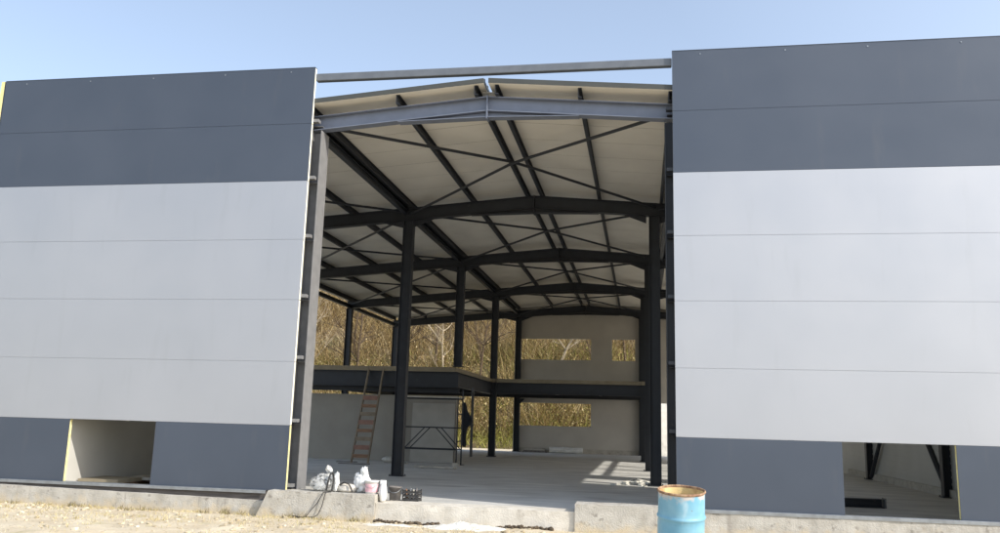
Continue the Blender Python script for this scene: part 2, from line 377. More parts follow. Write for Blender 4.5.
# columns: I-sections with end plates; flanges face +-X
def column(x, y, z0, z1, m, h=.30, b=.24):
    p = MB(); p.ibeam((x,y,z0), (x,y,z1), h, b, (0,1,0), (1,0,0))
    o = p.build('column', m, B)
    q = MB(); q.box(x-h/2-.05, x+h/2+.05, y-b/2-.05, y+b/2+.05, z0, z0+.022)
    for sx in (-1,1):
        for s2 in (-1,1): q.lathe([(.014,.022),(.014,.05),(0,.05)], 6, c=(x+sx*(h/2+.03), y+s2*(b/2+.02), z0), smooth=False)
    q.build('base_plate', m, o); return o
for i, y in enumerate(FY):
    for x in (XC0, XC1):
        front = i == 0
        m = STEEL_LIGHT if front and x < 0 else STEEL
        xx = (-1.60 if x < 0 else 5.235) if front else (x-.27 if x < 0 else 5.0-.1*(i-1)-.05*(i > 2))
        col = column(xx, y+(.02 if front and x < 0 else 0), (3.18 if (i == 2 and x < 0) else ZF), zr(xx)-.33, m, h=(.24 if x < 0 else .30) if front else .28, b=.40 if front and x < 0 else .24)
        if front:                                        # girt cleats between column and panel
            for zc in [k*H+.06 for k in range(7)] :
                q = MB(); q.box(xx-.104, xx+.104, y-.115, y-.012, zc-.045, zc-.035); q.build('girt_cleat', STEEL_LIGHT if x < 0 else STEEL, col)
    for x in (XE0, XE1): column(x, y, ZF, zr(x)-.34, STEEL, h=.26, b=.22)
# girts behind the panels
for k in range(7):
    for x0, x1 in ((XW0+.05, -1.53), (XC1-.02, XW1-.15)):
        if k == 0: x0, x1 = (-4.2, x1) if x0 < 0 else (x0, 7.8)
        z = k*H+.06; p = MB(); p.prism([(0,0),(.012,0),(.012,.05),(.14,.05),(.14,.06),(0,.06)], (x0,.088,z), (x1,.088,z), (0,1,0), (0,0,1)) if False else p.box(x0, x1, .0835, .212, z, z+.06)
        p.build('girt', STEEL_LIGHT if x0 < 0 else STEEL, B)

# rafters with knee and apex haunches
def rafter(y, sgn, m, d):
    x1 = XE0-.13 if sgn < 0 else XE1+.13
    p0 = Vector((XRG, y, ZRG-d/2)); p1 = Vector((x1, y, zr(x1)-d/2)); t = (p1-p0).normalized()
    u = Vector((-t.z*1, 0, t.x)) if t.x > 0 else Vector((t.z, 0, -t.x))
    p = MB(); p.ibeam(p0+t*.012, p1, d, .2, (0,1,0), u, tf=.016)
    o = p.build('rafter', m, B)
    q = MB()                                             # apex haunch: flat-bottomed web with its own flange
    zb = ZRG-d-.115; xa = XRG+sgn*.014; xo = XRG+sgn*1.75; zo = zr(xo)-d-.003
    q.prism([(xa,ZRG-d-.012),(xo,zo),(xa,zb)], (0,y-.006,0), (0,y+.006,0), (1,0,0), (0,0,1))
    q.prism([(xa,zb),(xo,zo-.002),(xo,zo-.016),(xa,zb-.014)], (0,y-.1,0), (0,y+.1,0), (1,0,0), (0,0,1))
    q.build('haunch', m, o)
    e = MB(); e.box(XRG+sgn*.013, XRG+sgn*.001, y-.11, y+.11, ZRG-d-.16, ZRG+.012); e.build('end_plate', m, o)
    for xc, s2 in (((XC0-.27, 1), (XC0-.27, -1)) if sgn < 0 else ((XC1-.2, 1), (XC1-.2, -1))):
        if y < 1: continue
        k = MB(); xa = xc+s2*.14; xo = xc+s2*.75; za = zr(xa)-d-.003; zo = zr(xo)-d-.003
        k.prism([(xa,za),(xo,zo),(xa,za-.2)], (0,y-.006,0), (0,y+.006,0), (1,0,0), (0,0,1)); k.build('haunch', m, o)
    return o
for i, y in enumerate(FY):
    for sgn in (-1, 1): rafter(y, sgn, STEEL_FRONT if i == 0 else STEEL, .29 if i == 0 else .35)

# purlins (Z-sections along the depth) and eave beams
PX = [XRG-.2, XRG+.2, .04, 3.54, XC0-.24, XC0-.48, XC1+.06, XC1+.34, -3.45, 6.85, -5.15, 8.55, -6.8, 10.25, XE0, XE1]
for x in PX:
    z = zr(x)+.004; p = MB(); s = 1 if x > XRG else -1
    p.prism([(-.035,0),(.035,0),(.035,.012),(-.023,.012),(-.023,.17),(.035,.17),(.035,.182),(-.035,.182)], (x,.12,z), (x,29.15,z), (1,0,0), (0,0,1))
    p.build('purlin', STEEL, B)
for x in (XC0-.36, XC1+.2):
    p = MB(); p.ibeam((x,.46,zr(x)-.12), (x,28.9,zr(x)-.12), .14, .12, (1,0,0), (0,0,1)); p.build('strut_beam', STEEL, B)
for x in (XE0, XE1):
    p = MB(); p.ibeam((x,.46,zr(x)-.25), (x,28.9,zr(x)-.25), .16, .14, (1,0,0), (0,0,1)); p.build('eave_beam', STEEL, B)
# roof bracing: crossed rods in every bay of the three aisles
for a, b in zip(FY, FY[1:]):
    for x0, x1 in ((XC0-.2, XC1-.1), (XE0+.1, XC0-.3), (XC1, XE1-.1)):
        xm = XRG if x0 < XRG < x1 else None
        for k, (xa, xb) in enumerate(((x0, x1), (x1, x0))):
            p = MB(); n = 12
            pts = [(xa+(xb-xa)*i/n, a+.1+(b-a-.2)*i/n, zr(xa+(xb-xa)*i/n)-.13-.05*k) for i in range(n+1)]
            if x0 > 4 : pts = pts
            p.tube(pts, .034, 6); p.build('roof_brace', STEEL, B)
# wall bracing on the right wall (crossed rods) and its posts
for a, b in ((FY[1], FY[2]),):
    for za, zb in ((ZF+.1, 6.0), (6.0, ZF+.1)):
        p = MB(); p.tube([(XE1+(.03 if za < zb else -.03), a+.15, za), (XE1+(.03 if za < zb else -.03), b-.15, zb)], .065, 8); p.build('wall_brace', STEEL, B)
for y in (9.3, 11.9, 16.0): 
    p = MB(); p.box(XW1-.07, XW1-.01, y, y+.09, 3.9, 6.3); p.build('wall_post', STEEL, B)
p = MB(); p.box(XW1-.14, XW1-.08, 7.4, 17.7, 5.82, 5.98); p.build('girt', STEEL, B)
# roof panels, a metre wide each, with a slot left open at the ridge
def roof_panel(sgn, y0, y1):
    xe = XW0-.35 if sgn < 0 else XW1+.3
    xr = XRG+sgn*.045; z = lambda x: zr(x)+.19
    p = MB(); t = .10
    p.prism([(xr,z(xr)),(xe,z(xe)),(xe,z(xe)+.004),(xr,z(xr)+.004)], (0,y0+.009,0), (0,y1-.009,0), (1,0,0), (0,0,1))
    q = [(xr,z(xr)+.0045),(xe,z(xe)+.0045),(xe,z(xe)+t),(xr,z(xr)+t)]
    p.prism(q, (0,y0,0), (0,y1,0), (1,0,0), (0,0,1), 1)
    for k in range(3):
        yy = y0+.12+k*.33; p.prism([(xr,z(xr)+t),(xe,z(xe)+t),(xe,z(xe)+t+.035),(xr,z(xr)+t+.035)], (0,yy,0), (0,yy+.06,0), (1,0,0), (0,0,1), 1)
    return p.build('roof_panel', [ROOF_IN, ROOF_OUT], B)
y = .06; nroof = 28; st = (29.4-.06)/nroof
for k in range(nroof):
    for sgn in (-1, 1): roof_panel(sgn, y, y+st)
    y += st
for sgn, xe in ((-1, XW0), (1, XW1)):
    p = MB(); xi = XRG+sgn*.02
    p.prism([(xi,zr(xi)-.03),(xe,zr(xe)-.03),(xe,zr(xe)+.185),(xi,zr(xi)+.185)], (0,29.27,0), (0,29.33,0), (1,0,0), (0,0,1)); p.build('gable_trim', LINER_WALL, B)
p = MB(); p.box(XRG-.14, XRG+.14, .45, 29.3, ZRG+.150, ZRG+.160); p.build('ridge_liner', ROOF_IN, B)
for sgn, xe in ((-1, XW0-.36), (1, XW1+.31)):
    p = MB(); p.box(xe-.06, xe+.06, .06, 29.4, zr(xe)+.12, zr(xe)+.185); p.build('eave_gutter', GALV, B)
# tube across the opening at parapet height
p = MB(); p.box(XL+.004, XR-.004, .06, .18, 7.80, 7.95); bevel(p.build('parapet_rail', RAIL, B), .012)

# mezzanine: left bay and a strip along the back
mz = MB(); mz.box(-8.4, -1.80, FY[2]-.06, 29.05, 3.0, 3.16); mz.box(-1.80, 4.9, FY[3]-.06, 29.05, 3.002, 3.158)
mzo = mz.build('mezzanine', DECK, B)
def mbeam(p0, p1, h=.5, b=.2):
    p = MB(); d = (Vector(p1)-Vector(p0)).normalized(); s = d.cross(Vector((0,0,1))); p.ibeam(p0, p1, h, b, s, (0,0,1), tf=.022); p.build('floor_beam', STEEL, mzo)
mbeam((-8.4,FY[2]+.06,2.72), (-1.72,FY[2]+.06,2.72), .55, .22)
mbeam((-8.4,FY[2]+.30,2.36), (-1.72,FY[2]+.30,2.36), .16, .16)
mbeam((-1.83,FY[2]+.2,2.74), (-1.83,FY[3],2.74), .5)
mbeam((-1.9,FY[3]+.06,2.76), (4.9,FY[3]+.06,2.76), .46)
mbeam((-8.4,FY[3]+.06,2.76), (-1.9,FY[3]+.06,2.76), .46)
mbeam((-8.4,28.9,2.78), (4.9,28.9,2.78), .4); mbeam((-8.4,FY[2],2.74), (-8.4,28.9,2.74), .5)
for x in (-6.2,-4.0,.4,2.6): mbeam((x,(FY[2] if x < -2 else FY[3])+.2,2.86), (x,28.8,2.86), .26, .14)
for x in (-1.6, 4.75):                                    # knee plates below the deck at the frames
    p = MB(); s = 1 if x < 0 else -1
    p.prism([(x,2.52),(x+s*.28,2.52),(x,2.2)], (0,FY[4]-.25,0), (0,FY[4]-.23,0), (1,0,0), (0,0,1)); p.build('knee_plate', STEEL, mzo)

# foundation: plinth, the two upstands beside the opening, the door sill
def rough_box(x0, x1, y0, y1, z0, z1, amp, name, m, st=.12, slope=0, fall=0):
    nx, nz = max(2, int((x1-x0)/st)), max(3, int((z1-z0)/.1)); p = MB(); prof = []
    rows = [(y0, z0+(z1-z0)*k/nz) for k in range(nz+1)] + [(y0+(y1-y0)*k/3, z1) for k in range(1, 4)]
    vs = []
    for i in range(nx+1):
        x = x0+(x1-x0)*i/nx
        for y, z in rows:
            if z > z0+.01: z += fall*i/nx*(z-z0)/(z1-z0)
            q = Vector((x, y, z)); e = 1 if y0-.001 < y < y1-.001 else .3
            dx = slope*(z-z0)*max(0, 1-i/6)
            vs.append((x+dx, y+amp*e*noise.noise(q*3)+.5*amp*noise.noise(q*11), z+(amp*.6*noise.noise(q*4+Vector((9,0,0))) if z > z1+min(0, fall)-.01 else 0)))
    k = len(rows)
    p.add(vs, [(i*k+j, (i+1)*k+j, (i+1)*k+j+1, i*k+j+1) for i in range(nx) for j in range(k-1)], 0, False)
    p.add([*vs[:k], (x0, y1, z0)], [tuple(range(k+1))[::-1]]); p.add([*vs[-k:], (x1, y1, z0)], [tuple(range(k+1))])
    return p.build(name, m, B)
rough_box(XW0-.1, -1.90, -.13, .115, -.62, -.075, .010, 'plinth', CONC, fall=-.105)
rough_box(XW0-.1, -1.70, .006, .115, -.24, -.012, .003, 'recess_shade_strip', RECESS_SHADE)  # recess strip coloured dark for the shade under the left flashing
rough_box(5.27, XW1+.1, -.035, .115, -.62, -.012, .012, 'plinth', CONC)
rough_box(-2.12, .12, -.26, .40, -.62, .02, .014, 'upstand', CONC, slope=.45)
rough_box(3.56, 5.28, -.26, .22, -.62, .02, .010, 'upstand', CONC)
rough_box(.125, 3.555, -.22, .30, -.62, -.115, .012, 'door_sill', SILL)

# ------------------------------------------------------------------ drum
D = thing('steel_drum', (5.12,-3.6,ground_z(5.12,-3.6)-.005), 'open blue steel drum with rusty rim standing on the bare ground', 'drum')
D.rotation_euler = (R(7.5), R(.8), 0); D.location.z -= .02; D.scale.z = 1.06
def dent(p):
    q = math.atan2(p.y, p.x); k = .012*noise.noise(Vector((math.cos(q)*1.4, math.sin(q)*1.4, p.z*2.2)))
    d = Vector((p.x, p.y, 0)); d = d.normalized() if d.length > 1e-5 else d
    return p + d*k
hp = [(.283,0)]
for hz in (.29, .585):
    hp += [(.283,hz-.03),(.288,hz-.018),(.296,hz-.006),(.296,hz+.006),(.288,hz+.018),(.283,hz+.03)]
hp2 = []
for a, b in zip(hp, hp[1:]):
    n = 6 if b[1]-a[1] > .1 else 1
    hp2 += [(a[0]+(b[0]-a[0])*i/n, a[1]+(b[1]-a[1])*i/n) for i in range(n)]
hp2 += [hp[-1], (.283,.66),(.283,.74),(.283,.80),(.283,.865)]
p = MB(); p.lathe([(.0,.001)]+hp2, 64, fn=dent); body = p.build('body', DRUM, D)
p = MB(); p.lathe([(.282,.855),(.291,.858),(.296,.868),(.293,.880),(.284,.885),(.276,.880),(.275,.868),(.277,.855)], 64, fn=dent); p.build('rim', RUST, D)
p = MB(); p.lathe([(.0,.02),(.277,.02),(.277,.3),(.277,.6),(.277,.862)], 64, fn=dent); p.build('lining', DRUM_IN, D)

# ------------------------------------------------------------------ clutter on the left upstand and the sill
def crumple(name, mats, parent, c, rad, seed, amp=.35, freq=2.4, flat=None, mi=0):
    p = MB(); p.blob(c, rad, amp, freq, 28, 18, mi, seed, flat); return p.build(name, mats, parent)
T = thing('rubbish_bag', (-.93,.06,.025), 'see-through plastic bag stuffed with dark hose on the left upstand', 'bag')
p = MB(); p.blob((0,0,.14), (.25,.15,.15), .22, 2.2, 28, 18, 0, 3, .002)
p.tube([(.05,0,.27),(.07,.0,.31),(.05,.01,.36),(.09,0,.39)], [.05,.03,.05,.075], 10); p.build('film', FILM, T)
p = MB()
for k in range(4):
    cx, cz, r0 = rnd.uniform(-.08,.04), .13+rnd.uniform(-.02,.03), rnd.uniform(.07,.11)
    p.tube([(cx+r0*1.3*math.cos(q*.4), -.05+.03*k+.02*math.sin(q), cz+r0*math.sin(q*.4)) for q in range(17)], .014, 7)
p.build('hose', BLACKP, T)
crumple('lining', WHITEP, T, (-.05,-.06,.08), (.11,.06,.07), 8, .3, 3, .004)
p = MB(); p.tube([(.10,-.14,.02),(.13,-.16,.16),(.16,-.15,.29),(.20,-.13,.33),(.22,-.12,.24),(.21,-.13,.1),(.2,-.13,.02)], .016, 8); p.build('strap', BLACKP, T)
crumple('side_fold', WHITEP, T, (.24,-.03,.17), (.05,.07,.16), 5, .3, 2.5, .003)
T = thing('electric_cable', (-.8,-.3,-.4), 'thin dark cable hanging down the front of the left concrete upstand to the dry grass', 'cable')
p = MB()
zg = ground_z(-1,-.4)+.41
p.tube([(.02,.22,.425),(.0,.0,.43),(-.02,-.012,.38),(-.08,-.015,.26),(-.2,-.02,.12),(-.27,-.05,zg+.02),(-.22,-.08,zg+.02),(-.12,-.07,zg+.02),(-.06,-.03,.06),(.0,-.015,.2),(.03,-.012,.36),(.05,.0,.435),(.06,.22,.425)], .008, 6)
p.tube([(-.27,-.06,zg+.02),(-.38,-.1,zg+.015),(-.5,-.05,zg+.02),(-.42,-.02,zg+.02)], .008, 6); p.build('cord', BLACKP, T)
T = thing('cement_sack', (-.5,.06,.022), 'small slumped pale sack with a black hose across it on the left upstand', 'sack')
crumple('sack_body', SILL, T, (0,0,.06), (.17,.1,.085), 11, .15, 1.8, .002)
p = MB(); p.tube([(-.12,-.06,.12),(-.03,-.09,.17),(.06,-.1,.15),(.11,-.12,.09),(.15,-.14,.02)], .014, 8); p.build('hose', BLACKP, T)
T = thing('plastic_bag', (-.24,.14,.022), 'crumpled white plastic bag standing tall behind the pink bucket', 'bag')
p = MB(); p.blob((0,0,.15), (.15,.11,.17), .35, 2.6, 30, 22, 0, 21, .002); p.blob((.02,0,.34), (.07,.06,.10), .45, 2.6, 20, 14, 0, 5)
p.build('bag_body', WHITEP, T); crumple('bag_ear', WHITEP, T, (-.11,.02,.26), (.05,.04,.07), 6, .5, 3)
T = thing('paint_bucket', (-.02,-.02,.022), 'small bucket with a pink label in front of the white plastic bag', 'bucket')
p = MB(); p.lathe([(0,.001),(.105,.001),(.12,.20),(.127,.203),(.127,.215),(.118,.215),(.103,.02),(0,.02)], 36); p.build('bucket_body', WHITEP, T)
p = MB(); p.lathe([(.1085,.03),(.1205,.17)], 36); p.build('label', PINK, T)
p = MB(); p.lathe([(.0,.214),(.129,.214),(.131,.205),(.133,.205),(.133,.222),(.0,.224)], 36); p.build('lid', WHITEP, T)
p = MB(); p.tube([(.128*math.cos(a), .128*math.sin(a)-.012*math.sin((a-3.3)*1.05), .2-.1*math.sin((a-3.3)*1.05)) for a in [3.3+.3*k for k in range(11)]], .004, 5); p.build('handle', GALV, T)
T = thing('paper_sack', (.195,-.03,-.112), 'upright white paper sack leaning on the end of the left upstand', 'sack')
p = MB(); p.blob((0,0,.165), (.068,.10,.17), .10, 1.4, 24, 16, 0, 31, .002); p.build('sack_body', WHITEP, T)
p = MB(); p.box(-.06,.055,-.02,.0,.29,.37); bevel(p.build('folded_top', WHITEP, T), .008)
T = thing('mortar_bucket', (.165,.82,ZF+.001), 'dirty dark grey mortar bucket on the floor edge beside the black crate', 'bucket')
p = MB(); p.lathe([(0,.001),(.10,.001),(.118,.24),(.126,.24),(.126,.262),(.113,.262),(.098,.02),(0,.02)], 32); p.build('bucket_body', GREYP, T)
p = MB(); p.lathe([(0,.21),(.11,.215)], 24); p.build('mortar', CONC, T)
p = MB(); p.tube([(.12*math.cos(a), .12*math.sin(a)-.02*math.sin(a-3.3), .245-.09*math.sin((a-3.3)*1.05)) for a in [3.3+.3*k for k in range(11)]], .005, 5); p.build('handle', GALV, T)
T = thing('tool_crate', (.46,.92,ZF+.001), 'black slatted crate of tools on the floor edge right of the grey bucket', 'crate'); T.scale = (.74,.8,.95)
p = MB()
for sx in (-1,1):
    for k in range(3): p.box(sx*.2-.006, sx*.2+.006, -.14, .14, .02+.07*k, .062+.07*k)
    for s2 in (-1,1): p.box(sx*.193-.014, sx*.193+.014, s2*.148-.01, s2*.148+.01, 0, .225)
for s2 in (-1,1):
    for k in range(3): p.box(-.18, .18, s2*.15-.006, s2*.15+.006, .02+.07*k, .062+.07*k)
p.box(-.18,.18,-.14,.14,.004,.014); p.build('crate_body', BLACKP, T)
for k in range(4):
    q = MB(); x = -.13+.085*k; q.tube([(x,rnd.uniform(-.05,.05),.03),(x+rnd.uniform(-.03,.03),rnd.uniform(-.05,.05),.25+rnd.uniform(-.03,.03))], [.03,.022], 8); q.build('tool', [WOOD,GALV,PALEWOOD,GREYP][k], T)

# ------------------------------------------------------------------ inside
T = thing('wooden_ladder', (-4.69,13.0,ZF), 'broad brown wooden ladder leaning on the edge of the upper deck', 'ladder')
d = Vector((-.03,1.38,3.25)); sd = Vector((.29,0,0))
for k in (-1,1):
    p = MB(); p.prism([(-.022,-.05),(.022,-.05),(.022,.05),(-.022,.05)], k*sd, k*sd*.93+d, (1,0,0), Vector((0,.92,-.39))); p.build('rail', LADDER, T)
for k in range(8):
    t = .07+k*.086; c = d*t; wd = .268-.02*t
    p = MB(); p.obox(c+Vector((0,-.06,0)), (wd,0,0), (0,.014,0), (.0,.0,.055+.02*((k*5) % 3)/2)); p.build('tread', [WOOD, LADDER, WOOD2][(k*2) % 3], T)
T = thing('scaffold_trestle', (-2.32,13.1,ZF), 'steel tube scaffold trestle with a plank on top below the upper deck', 'scaffold')
for yy in (0,.75):
    for x in (-1.12,.92):
        p = MB(); p.tube([(x,yy,.03),(x,yy,2.28)], .024, 10)
        p.build('upright', STEEL, T)
    for z in (.53,1.24,2.2):
        p = MB(); p.tube([(-1.12,yy,z),(.92,yy,z)], .019, 8); p.build('crossbar', STEEL, T)
    for x0, x1 in ((-.86,-.2),(.86,.2)):
        p = MB(); p.tube([(x0,yy,.55),(x1,yy,1.23)], .017, 8); p.build('diagonal_brace', STEEL, T)
for x in (-1.12,.92):
    p = MB(); p.tube([(x,0,.8),(x,.75,.8)], .018, 8); p.build('crossbar', STEEL, T)
    p = MB(); p.box(x-.11,x+.11,-.11,.11,0,.11); p.build('foot_block', PALEWOOD, T)
    p = MB(); p.box(x-.09,x+.09,.66,.84,0,.03); p.build('foot_plate', STEEL_LIGHT, T)
p = MB(); p.tube([(1.06,.1,.03),(1.06,.1,2.5)], .024, 10); p.build('upright', STEEL, T)
p = MB(); p.tube([(.9,.05,1.7),(1.08,.1,1.7)], .02, 8); p.build('crossbar', STEEL, T)
p = MB(); p.box(-1.0,.96,-.08,.83,2.222,2.262); p.build('plank', PALEWOOD, T)
T = thing('plasterboard_sheet', (-2.66,14.74,ZF), 'pale sheet of board standing on edge behind the scaffold', 'board')
p = MB(); p.obox((0,.075,1.04), (.78,0,0), (0,.012,0), (0,.06,1.03)); p.build('board_face', SHEET, T)
for x in (-.3,.3):
    p = MB(); p.box(x-.05,x+.05,-.04,.06,0,.005); p.build('packer', PALEWOOD, T)
T = thing('work_jacket', (-1.22,13.36,.42), 'dark work jacket draped over the right poles of the scaffold', 'jacket')
p = MB(); vs = []
prof = [(.05,1.5,.04,-.02),(.07,1.42,.055,-.02),(.085,1.3,.07,-.01),(.11,1.18,.075,.015),(.17,1.04,.08,.06),(.19,.88,.085,.075),(.16,.78,.08,.05),(.10,.68,.075,.0),(.085,.5,.07,-.01),(.08,.3,.06,0),(.075,.12,.05,.01),(.04,.04,.03,.02)]
for r0, z, r1, ox in prof:
    for k in range(22):
        q = 2*math.pi*k/22; f0 = 1+.28*noise.noise(Vector((math.cos(q)*2, math.sin(q)*2, z*4)))
        vs.append((ox+r0*math.cos(q)*f0, r1*math.sin(q)*f0, z+.03*noise.noise(Vector((math.cos(q)*3, 2, z)))))
p.add(vs, [(i*22+k, (i+1)*22+k, (i+1)*22+(k+1) % 22, i*22+(k+1) % 22) for i in range(len(prof)-1) for k in range(22)], 0, True); p.build('jacket_body', CLOTH, T)
p = MB(); p.tube([(.08,-.04,1.15),(.19,-.07,1.02),(.22,-.08,.86),(.14,-.1,.74)], [.04,.05,.05,.035], 12); p.build('sleeve', CLOTH, T)
T = thing('drain_pipe', (-1.07,13.9,.12), 'dark vertical pipe hanging from the deck edge behind the scaffold', 'pipe')
p = MB(); p.tube([(0,0,0),(0,0,2.32)], .048, 12); p.build('pipe_body', BLACKP, T)
p = MB(); p.tube([(0,0,1.0),(0,0,1.1)], .062, 12); p.build('coupling', BLACKP, T)
T = thing('floor_board', (-1.72,11.6,ZF), 'long pale board lying on the concrete floor in front of the scaffold', 'board', rz=-.12)
p = MB(); p.box(-.66,.66,-.16,.16,.012,.06); bevel(p.build('board_face', PALEWOOD, T), .006)
for x in (-.4,.4):
    p = MB(); p.box(x-.04,x+.04,-.15,.15,0,.0115); p.build('batten', WOOD, T)
T = thing('insulation_roll', (.85,28.72,ZF), 'long white wrapped roll lying at the foot of the back wall', 'roll')
p = MB(); p.tube([(-.85+.17*i, .012*math.sin(i*2.1), .15) for i in range(11)], [.145+.008*math.sin(i*1.7) for i in range(11)], 18); p.build('wrapping', WHITEP, T)
for x in (-.84,.845):
    p = MB(); p.tube([(x-.008,0,.15),(x+.008,0,.15)], .11, 16); p.build('roll_end', FOAM_PALE, T)
T = thing('board_stack', (-.75,28.75,ZF), 'low stack of grey boards left of the white roll', 'boards')
for k in range(3):
    p = MB(); p.box(-.6+.04*k,.62-.05*k,-.18,.18,.055*k,.05+.055*k); p.build('board', GREYP if k < 2 else PALEWOOD, T)
T = thing('broken_block', (-4.05,14.3,ZF), 'white broken block on the floor by the grey wall under the deck', 'block')
p = MB(); p.blob((0,0,.09), (.26,.16,.10), .3, 1.6, 12, 8, 0, 4, 0.001); p.build('block_body', PLASTER, T)
for i, (x, yy, a) in enumerate(((-5.2,13.2,.3), (-3.6,13.6,-.2), (-4.6,12.2,.1))):
    T = thing('offcut_board', (x,yy,ZF), ['grey offcut board on the floor left of the ladder foot','pale offcut board on the floor between ladder and front column','grey offcut board lying in front of the ladder foot'][i], 'board', rz=a)
    p = MB(); p.box(-.35-.08*i,.35+.08*i,-.06,.06,.001,.028); p.build('board_face', [GREYP,PALEWOOD,GREYP][i], T)
T = thing('rubble_heap', (4.55,7.9,ZF), 'low heap of pale broken tile in the sunlight beside the inner right column', 'rubble')
for k in range(30):
    a = rnd.uniform(0,6.3); x, yy = rnd.gauss(0,.26), rnd.gauss(0,.55); q = rnd.uniform(.04,.10); p = MB()
    p.obox((x,yy,q*.3), (q*math.cos(a),q*math.sin(a),rnd.uniform(-.2,.2)*q), (-q*.7*math.sin(a),q*.7*math.cos(a),0), (0,0,q*.3)); p.build('tile_piece', PLASTER, T)
# left low opening
T = thing('timber_board', (-5.72,.85,ZF), 'brown board lying on battens inside the left low opening', 'board', rz=.04)
p = MB(); p.box(-.38,.45,-.35,.5,.12,.19); p.build('board_face', DECK, T)
for x in (-.3,.35):
    p = MB(); p.box(x-.05,x+.05,-.3,.45,0,.119); p.build('batten', WOOD, T)
T = thing('timber_board', (-4.95,2.3,ZF), 'larger pale board lying behind the brown board in the left opening', 'board', rz=-.12)
p = MB(); p.box(-.95,.8,-.6,.8,.10,.16); p.build('board_face', PALEWOOD, T)
for x in (-.8,0,.7):
    p = MB(); p.box(x-.05,x+.05,-.5,.7,0,.099); p.build('batten', WOOD, T)
T = thing('crumpled_film', (-5.02,.36,ZF), 'scrap of white film on the floor edge of the left low opening', 'film')
crumple('film_body', WHITEP, T, (0,0,.05), (.14,.08,.06), 17, .5, 3, .001)
T = thing('fuel_can', (-4.78,3.6,ZF), 'dark red can standing on the floor inside the left low opening', 'can')
p = MB(); p.box(-.13,.13,-.08,.08,0,.42); bevel(p.build('can_body', REDP, T), .02, 3)
p = MB(); p.tube([(-.08,0,.42),(-.06,0,.47),(.04,0,.47),(.06,0,.42)], .012, 8); p.build('handle', REDP, T)
p = MB(); p.tube([(.1,0,.415),(.1,0,.455)], .022, 10); p.build('cap', BLACKP, T)
# right low opening
T = thing('steel_channel', (8.8,3.8,ZF), 'dark steel channel lying on the floor just inside the right low opening', 'steel channel', rz=.02)
p = MB(); p.prism([(-.10,0),(.10,0),(.10,.012),(-.088,.012),(-.088,.158),(.10,.158),(.10,.17),(-.10,.17)], (-.8,0,0), (.62,0,0), (0,-1,0), (0,0,1)); p.build('channel', STEEL, T)
p = MB(); p.box(.63,.65,-.12,.12,0,.19); p.build('end_plate', STEEL_LIGHT, T)

# ------------------------------------------------------------------ ground cover in front
T = MB()
def mound(cx, cyy, rx, ry, h, seed):
    p = MB(); nr, ns = 16, 48; vs = []
    for i in range(nr+1):
        for k in range(ns):
            q = 2*math.pi*k/ns; e = 1+.3*noise.noise(Vector((math.cos(q)*1.5, math.sin(q)*1.5, seed)))
            x, y = cx+rx*e*i/nr*math.cos(q), cyy+ry*e*i/nr*math.sin(q); t = 1-i/nr
            vs.append((x, y, ground_z(x, min(y,-.001)) - .01 + h*(t**.8)*(1+.5*noise.noise(Vector((x*5, y*5, seed)))) + .02*t**.3*noise.noise(Vector((x*19, y*19, seed)))))
    p.add(vs, [(i*ns+k, (i+1)*ns+k, (i+1)*ns+(k+1) % ns, i*ns+(k+1) % ns) for i in range(nr) for k in range(ns)], 0, False); return p
tag(mound(1.75,-.62,.8,.34,.085,3.1).build('lime_pile', PLASTER), 'low spilled pile of white lime in front of the pale door sill', 'pile')
tag(mound(.55,-.72,.65,.22,.035,8.1).build('lime_spill', PLASTER), 'thin streak of white lime left of the lime pile', 'spill')
def clods(name, x0, x1, y, n, label, cat):
    p = MB()
    for k in range(n):
        t = (k+rnd.random())/n; x = x0+(x1-x0)*t; yy = y+rnd.gauss(0,.025)-.06*math.sin(t*5); s = rnd.uniform(.008,.034)*(.6+.8*abs(noise.noise(Vector((x*3,1,1)))))
        p.blob((x, yy, ground_z(x, yy)+s*.7), (s*1.5, s, s*1.1), .7, 2.5, 9, 7, 0, k*1.3)
    tag(p.build(name, DARKSOIL), label, cat)
clods('soil_ridge', .15, 1.25, -.33, 130, 'ragged ridge of dark soil at the foot of the sill left of the lime pile', 'soil')
clods('soil_ridge', 2.25, 3.2, -.34, 110, 'ragged ridge of dark soil at the foot of the sill right of the lime pile', 'soil')
# dry grass, stones
def blades(spots, hmin, hmax, wd, tilt):
    p = MB()
    for x, y, k in spots:
        for _ in range(k):
            xx, yy = x+rnd.gauss(0,.045), y+rnd.gauss(0,.04)
            if yy > -.06 and not (.2 < xx < 3.4): yy = -.06-rnd.random()*.05
            z = ground_z(xx, yy)-.01; h = rnd.uniform(hmin, hmax); a = rnd.uniform(0,6.283); l = rnd.uniform(0,tilt)*h
            dx, dy = math.cos(a)*l, math.sin(a)*l; b = rnd.uniform(0,6.283); wx, wy = math.cos(b)*wd, math.sin(b)*wd
            p.add([(xx-wx,yy-wy,z),(xx+wx,yy+wy,z),(xx+dx*.4+wx*.7,yy+dy*.4+wy*.7,z+h*.6),(xx+dx*.4-wx*.7,yy+dy*.4-wy*.7,z+h*.6),(xx+dx,yy+dy,z+h)], [(0,1,2,3),(3,2,4)])
    return p
sp_ = []
for _ in range(1700):
    x = rnd.uniform(-9.5,8.5); y = -abs(rnd.gauss(0,2.0))-.1
    if noise.noise(Vector((x*.8, y*1.1, 2))) < -.12: continue
    if .2 < x < 3.4 and y > -1.0: continue
    sp_.append((x, y, rnd.randint(3,8)))
for _ in range(260):
    x = rnd.uniform(-9,-.0); sp_.append((x, -.07-rnd.random()*.25 if x < -2 else -.3-rnd.random()*.2, rnd.randint(4,10)))
tag(blades(sp_, .02, .085, .0035, 1.4).build('dry_grass', STRAW), 'short dry straw-coloured grass in front of the foundation', 'grass', kind='stuff')
